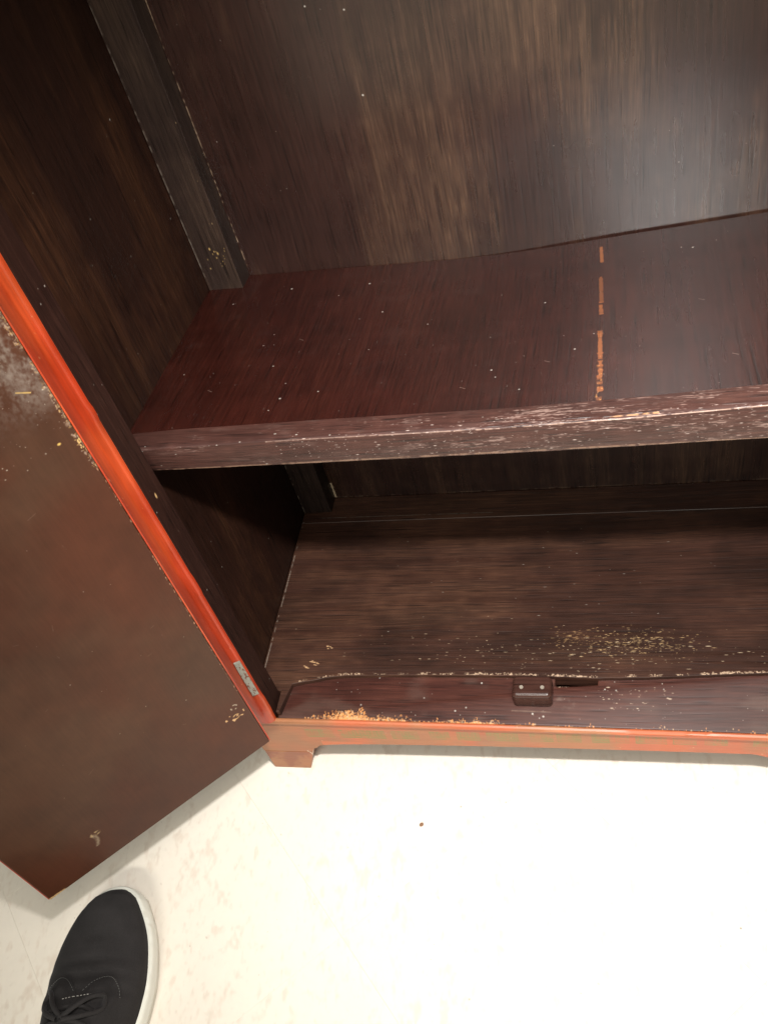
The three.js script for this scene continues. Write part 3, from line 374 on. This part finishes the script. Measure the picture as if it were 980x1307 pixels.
/* ---------- the shoe at the lower left ---------- */
{ const toe = new THREE.Vector3(-0.153, 0, 0.1685), ax = new THREE.Vector3(0.11, 0, 0.994).normalize(), rt = new THREE.Vector3(ax.z, 0, -ax.x);   // ax runs from toe to heel, rt to the photograph's right
  const L = 0.288, shoe = thing('canvas_shoe', 'black canvas shoe with white rubber sole on the floor by the open door', 'shoe', [toe.x + ax.x * L / 2, 0, toe.z + ax.z * L / 2]);
  const right = (s) => lerpTable([[0, 0], [0.0012, 0.0085], [0.003, 0.0145], [0.006, 0.0205], [0.012, 0.0275], [0.02, 0.0325], [0.033, 0.0395], [0.05, 0.0467], [0.066, 0.0515], [0.09, 0.056], [0.11, 0.0577], [0.14, 0.0555], [0.18, 0.047], [0.22, 0.0395], [0.25, 0.0365], [0.27, 0.0305], [0.28, 0.0215], [0.285, 0.0125], [0.288, 0]], s);
  const left = (s) => lerpTable([[0, 0], [0.0012, 0.0095], [0.003, 0.0165], [0.006, 0.0235], [0.012, 0.0322], [0.02, 0.0390], [0.033, 0.0463], [0.05, 0.0525], [0.066, 0.0565], [0.09, 0.0598], [0.11, 0.0600], [0.14, 0.0565], [0.18, 0.047], [0.22, 0.039], [0.25, 0.036], [0.27, 0.0305], [0.28, 0.0215], [0.285, 0.0125], [0.288, 0]], s);
  const sm = (f, s, w = 0.008) => { if (s < 0.02 || s > 0.262) return f(s); let t = 0; for (let k = -3; k <= 3; k++) t += f(s + k / 3 * w); return t / 7; };
  const P = (s, a, y) => { const v = toe.clone().addScaledVector(ax, s).addScaledVector(rt, a); return [v.x - shoe.position.x, y, v.z - shoe.position.z]; };
  const S = [...range(0, 0.012, 12).map((x) => x), ...range(0.015, 0.27, 70), ...range(0.272, L, 12)];
  const outline = (inset, s) => { const t = mix(inset, L - inset, s / L); return { t, r: Math.max(0, sm(right, s) - inset * (s < 0.004 || s > 0.284 ? s < 0.004 ? s / 0.004 : (L - s) / 0.004 : 1)), l: Math.max(0, sm(left, s) - inset * (s < 0.004 || s > 0.284 ? s < 0.004 ? s / 0.004 : (L - s) / 0.004 : 1)) }; };
  // sole: rounded band
  const ring = (inset, y) => { const out = []; for (const s of S) { const o = outline(inset, s); out.push(P(o.t, o.r, y(s))); } for (const s of [...S].reverse().slice(1, -1)) { const o = outline(inset, s); out.push(P(o.t, -o.l, y(s))); } return out; };
  const loft = (rings, cap) => { const n = rings[0].length, pos = rings.flat(2), idx = []; for (let i = 0; i + 1 < rings.length; i++) for (let k = 0; k < n; k++) { const a = i * n + k, b = i * n + (k + 1) % n, c = a + n, d = b + n; idx.push(a, c, b, b, c, d); }
    if (cap) { for (const [base, up] of [[0, 0], [(rings.length - 1) * n, 1]]) { const h = S.length; for (let k = 0; k + 1 < h; k++) { const a = base + k, b = base + k + 1, c = base + ((n - k) % n), d = base + n - k - 1; up ? idx.push(a, b, c, b, d, c) : idx.push(a, c, b, b, c, d); } } }
    const g = new THREE.BufferGeometry(); g.setAttribute('position', new THREE.Float32BufferAttribute(pos, 3)); g.setIndex(idx); g.computeVertexNormals(); return g; };
  const spring = (s) => 0.006 * sstep(0.06, 0, s);
  const soleRings = [[0.0035, 0.0006], [0.0012, 0.0025], [0.0002, 0.007], [0, 0.013], [0.0003, 0.019], [0.0014, 0.0238], [0.0034, 0.0262], [0.008, 0.0266]].map(([i, y]) => ring(i, (s) => y + spring(s) * (y / 0.026)));
  const soleSheet = new Sheet(0, 0, 0.3, 0.3, 128, 128).fill((x, y) => { const n = fbm(x * 60, y * 60, 501), k = 0.96 + 0.1 * (n - 0.5); return [0.74 * k, 0.73 * k, 0.66 * k, 0.5 + 0.2 * (n - 0.5), 0.5]; }); const soleMat = soleSheet.material({}, 0.0003);
  part('sole', planar(toCreasedNormals(loft(soleRings, true), 1.0), soleMat, ['x', 'z']), soleMat, shoe);
  // upper: canvas dome, with a throat that opens towards the ankle
  const ridge = (s) => lerpTable([[0, 0.030], [0.004, 0.0385], [0.012, 0.0450], [0.03, 0.0510], [0.06, 0.0555], [0.09, 0.0625], [0.12, 0.0735], [0.15, 0.086], [0.175, 0.093], [0.2, 0.094], [0.24, 0.090], [0.27, 0.094], [0.288, 0.088]], s);
  const NA = 40, rows = []; const upS = [...range(0, 0.012, 10), ...range(0.016, 0.272, 66), ...range(0.275, L, 8)];
  const upper = (s, a, lift = 0) => { const o = outline(0.0052, s), th = a * Math.PI, c = Math.cos(th), si = Math.sin(th), pw = mix(0.62, 0.9, sstep(0.05, 0.16, s)), base = 0.0235 + spring(s), top = ridge(s), w = c > 0 ? o.r : o.l, q = 1.02 - 0.0 * s;
    const yy = base + (top - base) * Math.pow(Math.max(0, si), pw), bulge = 1 + 0.02 * Math.sin(Math.min(1, si * 1.6) * Math.PI) * sstep(0.01, 0.05, s); const crease = 0.0012 * Math.sin(s * 330 + 2 * c) * sstep(0.075, 0.1, s) * sstep(0.15, 0.12, s) * si; return P(o.t, Math.sign(c) * Math.pow(Math.abs(c), 0.86) * w * q * bulge + 0.004 * sstep(0.05, 0.12, s) * si, yy + crease + lift + 0.0009 * (fbm(s * 60, a * 7, 5) - 0.5)); };
  { const pos = [], idx = [], uv = []; upS.forEach((s) => { for (let k = 0; k <= NA; k++) { pos.push(...upper(s, k / NA)); uv.push(s / 0.1, k / NA * 1.3); } }); const n = NA + 1;
    const open = (s, k) => s > 0.178 && s < 0.274 && Math.abs(k / NA - 0.5) < 0.17 * sstep(0.176, 0.19, s) * sstep(0.276, 0.262, s) + 0.02;
    for (let i = 0; i + 1 < upS.length; i++) for (let k = 0; k < NA; k++) { if (open((upS[i] + upS[i + 1]) / 2, k + 0.5)) continue; const a = i * n + k, b = a + 1, c = a + n, d = c + 1; idx.push(a, b, c, b, d, c); }
    const g = new THREE.BufferGeometry(); g.setAttribute('position', new THREE.Float32BufferAttribute(pos, 3)); g.setAttribute('uv', new THREE.Float32BufferAttribute(uv, 2)); g.setIndex(idx); g.computeVertexNormals();
    const fs = new Sheet(0, 0, 0.1, 0.1, 512, 512).fill((x, y) => { const wv = Math.sin(x * Math.PI * 2 * 1500) * 0.5 + 0.5, we = Math.sin(y * Math.PI * 2 * 1500) * 0.5 + 0.5, ch = ((Math.floor(x * 3000) + Math.floor(y * 3000)) & 1) ? wv : we, n = fbm(x * 60, y * 60, 511), h = noise(x * 2500, y * 2500, 513), k = 0.72 + 0.3 * ch + 0.35 * (n - 0.5) + 0.3 * (h - 0.5); return [0.030 * k, 0.0272 * k, 0.0275 * k, 0.4 + 0.3 * ch, 0.92]; });
    fs.specks(30, 521, [0, 0, 0.1, 0.1], [0.00015, 0.0004], [0.12, 0.11, 0.1], [0.3, 0.7]);
    const cloth = fs.material({ sheen: 0.35, sheenRoughness: 0.6, sheenColor: new THREE.Color(0.25, 0.25, 0.27), side: THREE.DoubleSide, specularIntensity: 0.3 }, 0.0004);
    const up = part('upper', g, cloth, shoe); 
    // quarters laid over the vamp, their curved stitched front edges, lace ends and bow
    const flap = (side) => { const nx = 14, ny = 26, pos2 = [], idx2 = [], uv2 = []; for (const lift of [0.0022, 0.0002]) for (let j = 0; j <= ny; j++) for (let i = 0; i <= nx; i++) { const f = i / nx, v = j / ny; const front = 0.128 - 0.020 * Math.sin(Math.PI * clamp(v * 1.06)) ** 0.8, s = mix(front, 0.178, f), a = 0.5 + side * mix(0.012, 0.30, v); const e = Math.min(f * 5, v * 6, (1 - v) * 6, 1); pos2.push(...upper(s, a, lift < 0.001 ? lift : 0.0006 + 0.0017 * sstep(0, 1, e))); uv2.push(s / 0.1, a * 1.3); }
      const q = (l, i, j) => l * (nx + 1) * (ny + 1) + j * (nx + 1) + i; for (let j = 0; j < ny; j++) for (let i = 0; i < nx; i++) { const t4 = [q(0, i, j), q(0, i + 1, j), q(0, i, j + 1), q(0, i + 1, j + 1)]; side < 0 ? idx2.push(t4[0], t4[1], t4[2], t4[1], t4[3], t4[2]) : idx2.push(t4[0], t4[2], t4[1], t4[1], t4[2], t4[3]); }
      for (let j = 0; j < ny; j++) idx2.push(q(0, 0, j), q(0, 0, j + 1), q(1, 0, j), q(0, 0, j + 1), q(1, 0, j + 1), q(1, 0, j)); for (let i = 0; i < nx; i++) for (const j of [0, ny]) idx2.push(q(0, i, j), q(0, i + 1, j), q(1, i, j), q(0, i + 1, j), q(1, i + 1, j), q(1, i, j));
      const g3 = new THREE.BufferGeometry(); g3.setAttribute('position', new THREE.Float32BufferAttribute(pos2, 3)); g3.setAttribute('uv', new THREE.Float32BufferAttribute(uv2, 2)); g3.setIndex(idx2); g3.computeVertexNormals(); return g3; };
    const quarterMat = cloth; const thread = new THREE.MeshStandardMaterial({ color: new THREE.Color().setRGB(0.09, 0.088, 0.085), roughness: 0.8 }), pale = new THREE.MeshStandardMaterial({ color: new THREE.Color().setRGB(0.38, 0.36, 0.33), roughness: 0.8 });
    for (const side of [-1, 1]) { const fl = part('quarter_flap', flap(side), quarterMat, shoe); const st = [];
      for (let k = 1; k < 24; k++) { const v = k / 24, at = (vv) => { const front = 0.128 - 0.020 * Math.sin(Math.PI * clamp(vv * 1.06)) ** 0.8 + 0.0028; return new THREE.Vector3(...upper(front, 0.5 + side * mix(0.012, 0.30, vv), 0.0025)); }; const c = new THREE.TubeGeometry(new THREE.LineCurve3(at(v - 0.012), at(v + 0.012)), 1, 0.00035, 5); st.push(c); }
      part('stitching', mergeGeometries(st), thread, fl).userData.kind = 'stuff'; }
    { const st = []; for (let k = 0; k < 9; k++) { const f = k / 9, at = (x) => new THREE.Vector3(...upper(mix(0.137, 0.131, x), 0.5 - mix(-0.06, 0.1, x), 0.0032)); st.push(new THREE.TubeGeometry(new THREE.LineCurve3(at(f), at(f + 0.055)), 1, 0.00045, 5)); } part('stitching', mergeGeometries(st), pale, shoe).userData.kind = 'stuff'; }
    const lace = (pts, wd = 0.0026) => { const cv = new THREE.CatmullRomCurve3(pts.map(([s, a, l]) => new THREE.Vector3(...upper(s, a, l)))), gg = new THREE.TubeGeometry(cv, 40, wd, 8); return gg; };
    for (const pts of [[[0.150, 0.34, 0.003], [0.146, 0.42, 0.005], [0.147, 0.5, 0.0065], [0.150, 0.58, 0.005], [0.153, 0.66, 0.003]], [[0.165, 0.33, 0.003], [0.162, 0.42, 0.005], [0.162, 0.5, 0.0065], [0.165, 0.58, 0.005], [0.168, 0.67, 0.003]],
      [[0.160, 0.5, 0.010], [0.148, 0.56, 0.014], [0.134, 0.62, 0.013], [0.130, 0.68, 0.008], [0.140, 0.70, 0.006], [0.154, 0.62, 0.010], [0.162, 0.51, 0.012]], [[0.160, 0.5, 0.010], [0.150, 0.44, 0.015], [0.136, 0.36, 0.013], [0.134, 0.30, 0.008], [0.145, 0.29, 0.006], [0.156, 0.38, 0.010], [0.162, 0.49, 0.012]]]) part('lace', lace(pts), cloth, shoe);
    // lining seen through the ankle opening
    part('insole', (() => { const rr = [ring(0.007, () => 0.0275)], n = rr[0].length, pos3 = rr.flat(2), id3 = []; for (let k = 0; k + 1 < S.length; k++) { const a = k, b = k + 1, c = (n - k) % n, d = n - k - 1; id3.push(a, b, c, b, d, c); } const g4 = new THREE.BufferGeometry(); g4.setAttribute('position', new THREE.Float32BufferAttribute(pos3, 3)); g4.setIndex(id3); g4.computeVertexNormals(); return g4; })(), new THREE.MeshStandardMaterial({ color: new THREE.Color().setRGB(0.08, 0.078, 0.075), roughness: 0.9, side: THREE.DoubleSide }), shoe); } }

/* ---------- crumb on the floor ---------- */
{ const g = new THREE.IcosahedronGeometry(0.0017, 2), p = g.attributes.position; for (let i = 0; i < p.count; i++) { const k = 0.6 + 0.8 * fbm(p.getX(i) * 500 + 9, p.getY(i) * 500 + p.getZ(i) * 350, 601, 2); p.setXYZ(i, p.getX(i) * k * 1.5, p.getY(i) * k * 0.7, p.getZ(i) * k); } g.computeVertexNormals();
  const crumb = new THREE.Mesh(mergeVertices(g), new THREE.MeshStandardMaterial({ color: new THREE.Color().setRGB(0.2, 0.105, 0.06), roughness: 0.9 })); crumb.name = 'crumb'; crumb.position.set(0.1856, 0.0012, 0.0657); crumb.rotation.y = 0.8; crumb.userData = { label: 'tiny brown crumb lying alone on the pale tiles below the apron', category: 'crumb' }; crumb.castShadow = crumb.receiveShadow = true; scene.add(crumb); }

/* ---------- lamps, both outside the frame ---------- */
for (const [c, label, colour] of [[CEIL, 'long white fluorescent ceiling lamp above and right of the cabinet', [1, 0.925, 0.80]], [CEIL2, 'long white fluorescent ceiling lamp farther out over the room', [1, 0.985, 0.88]]]) {
  const lamp = thing('ceiling_lamp', label, 'lamp', [c.x, c.y, c.z]); if (c.turn) lamp.rotation.y = c.turn;
  const white = new THREE.MeshStandardMaterial({ color: new THREE.Color().setRGB(0.7, 0.7, 0.68), roughness: 0.5 }); part('housing', box(-c.w / 2 - 0.02, c.w / 2 + 0.02, 0.001, 0.06, -c.l / 2 - 0.02, c.l / 2 + 0.02, 0.004), white, lamp);
  part('diffuser', box(-c.w / 2, c.w / 2, -0.004, 0.0, -c.l / 2, c.l / 2, 0.001), new THREE.MeshStandardMaterial({ color: 0xffffff, emissive: new THREE.Color().setRGB(...colour), emissiveIntensity: 1.5 }), lamp); }
{ const torch = thing('torch', 'small black hand torch held above the cabinet, its lens lit', 'torch', FLASH_AT.toArray()), dir = FLASH_TO.clone().sub(FLASH_AT).normalize();
  torch.quaternion.setFromUnitVectors(new THREE.Vector3(0, -1, 0), dir);
  const black = new THREE.MeshStandardMaterial({ color: new THREE.Color().setRGB(0.02, 0.02, 0.022), roughness: 0.35 });
  part('body', new THREE.LatheGeometry([[0.0005, 0.13], [0.012, 0.13], [0.0132, 0.128], [0.0132, 0.05], [0.016, 0.04], [0.0255, 0.028], [0.0262, 0.012], [0.0255, 0.009], [0.0245, 0.012], [0.0005, 0.012]].map(([r, y]) => new THREE.Vector2(r, y)), 40), black, torch);
  part('torch_lamp', new THREE.CylinderGeometry(0.0235, 0.0235, 0.002, 40).translate(0, 0.0105, 0), new THREE.MeshStandardMaterial({ color: 0xffffff, emissive: new THREE.Color().setRGB(1, 0.995, 0.97), emissiveIntensity: 4 }), torch); }

renderer.render(scene, camera);
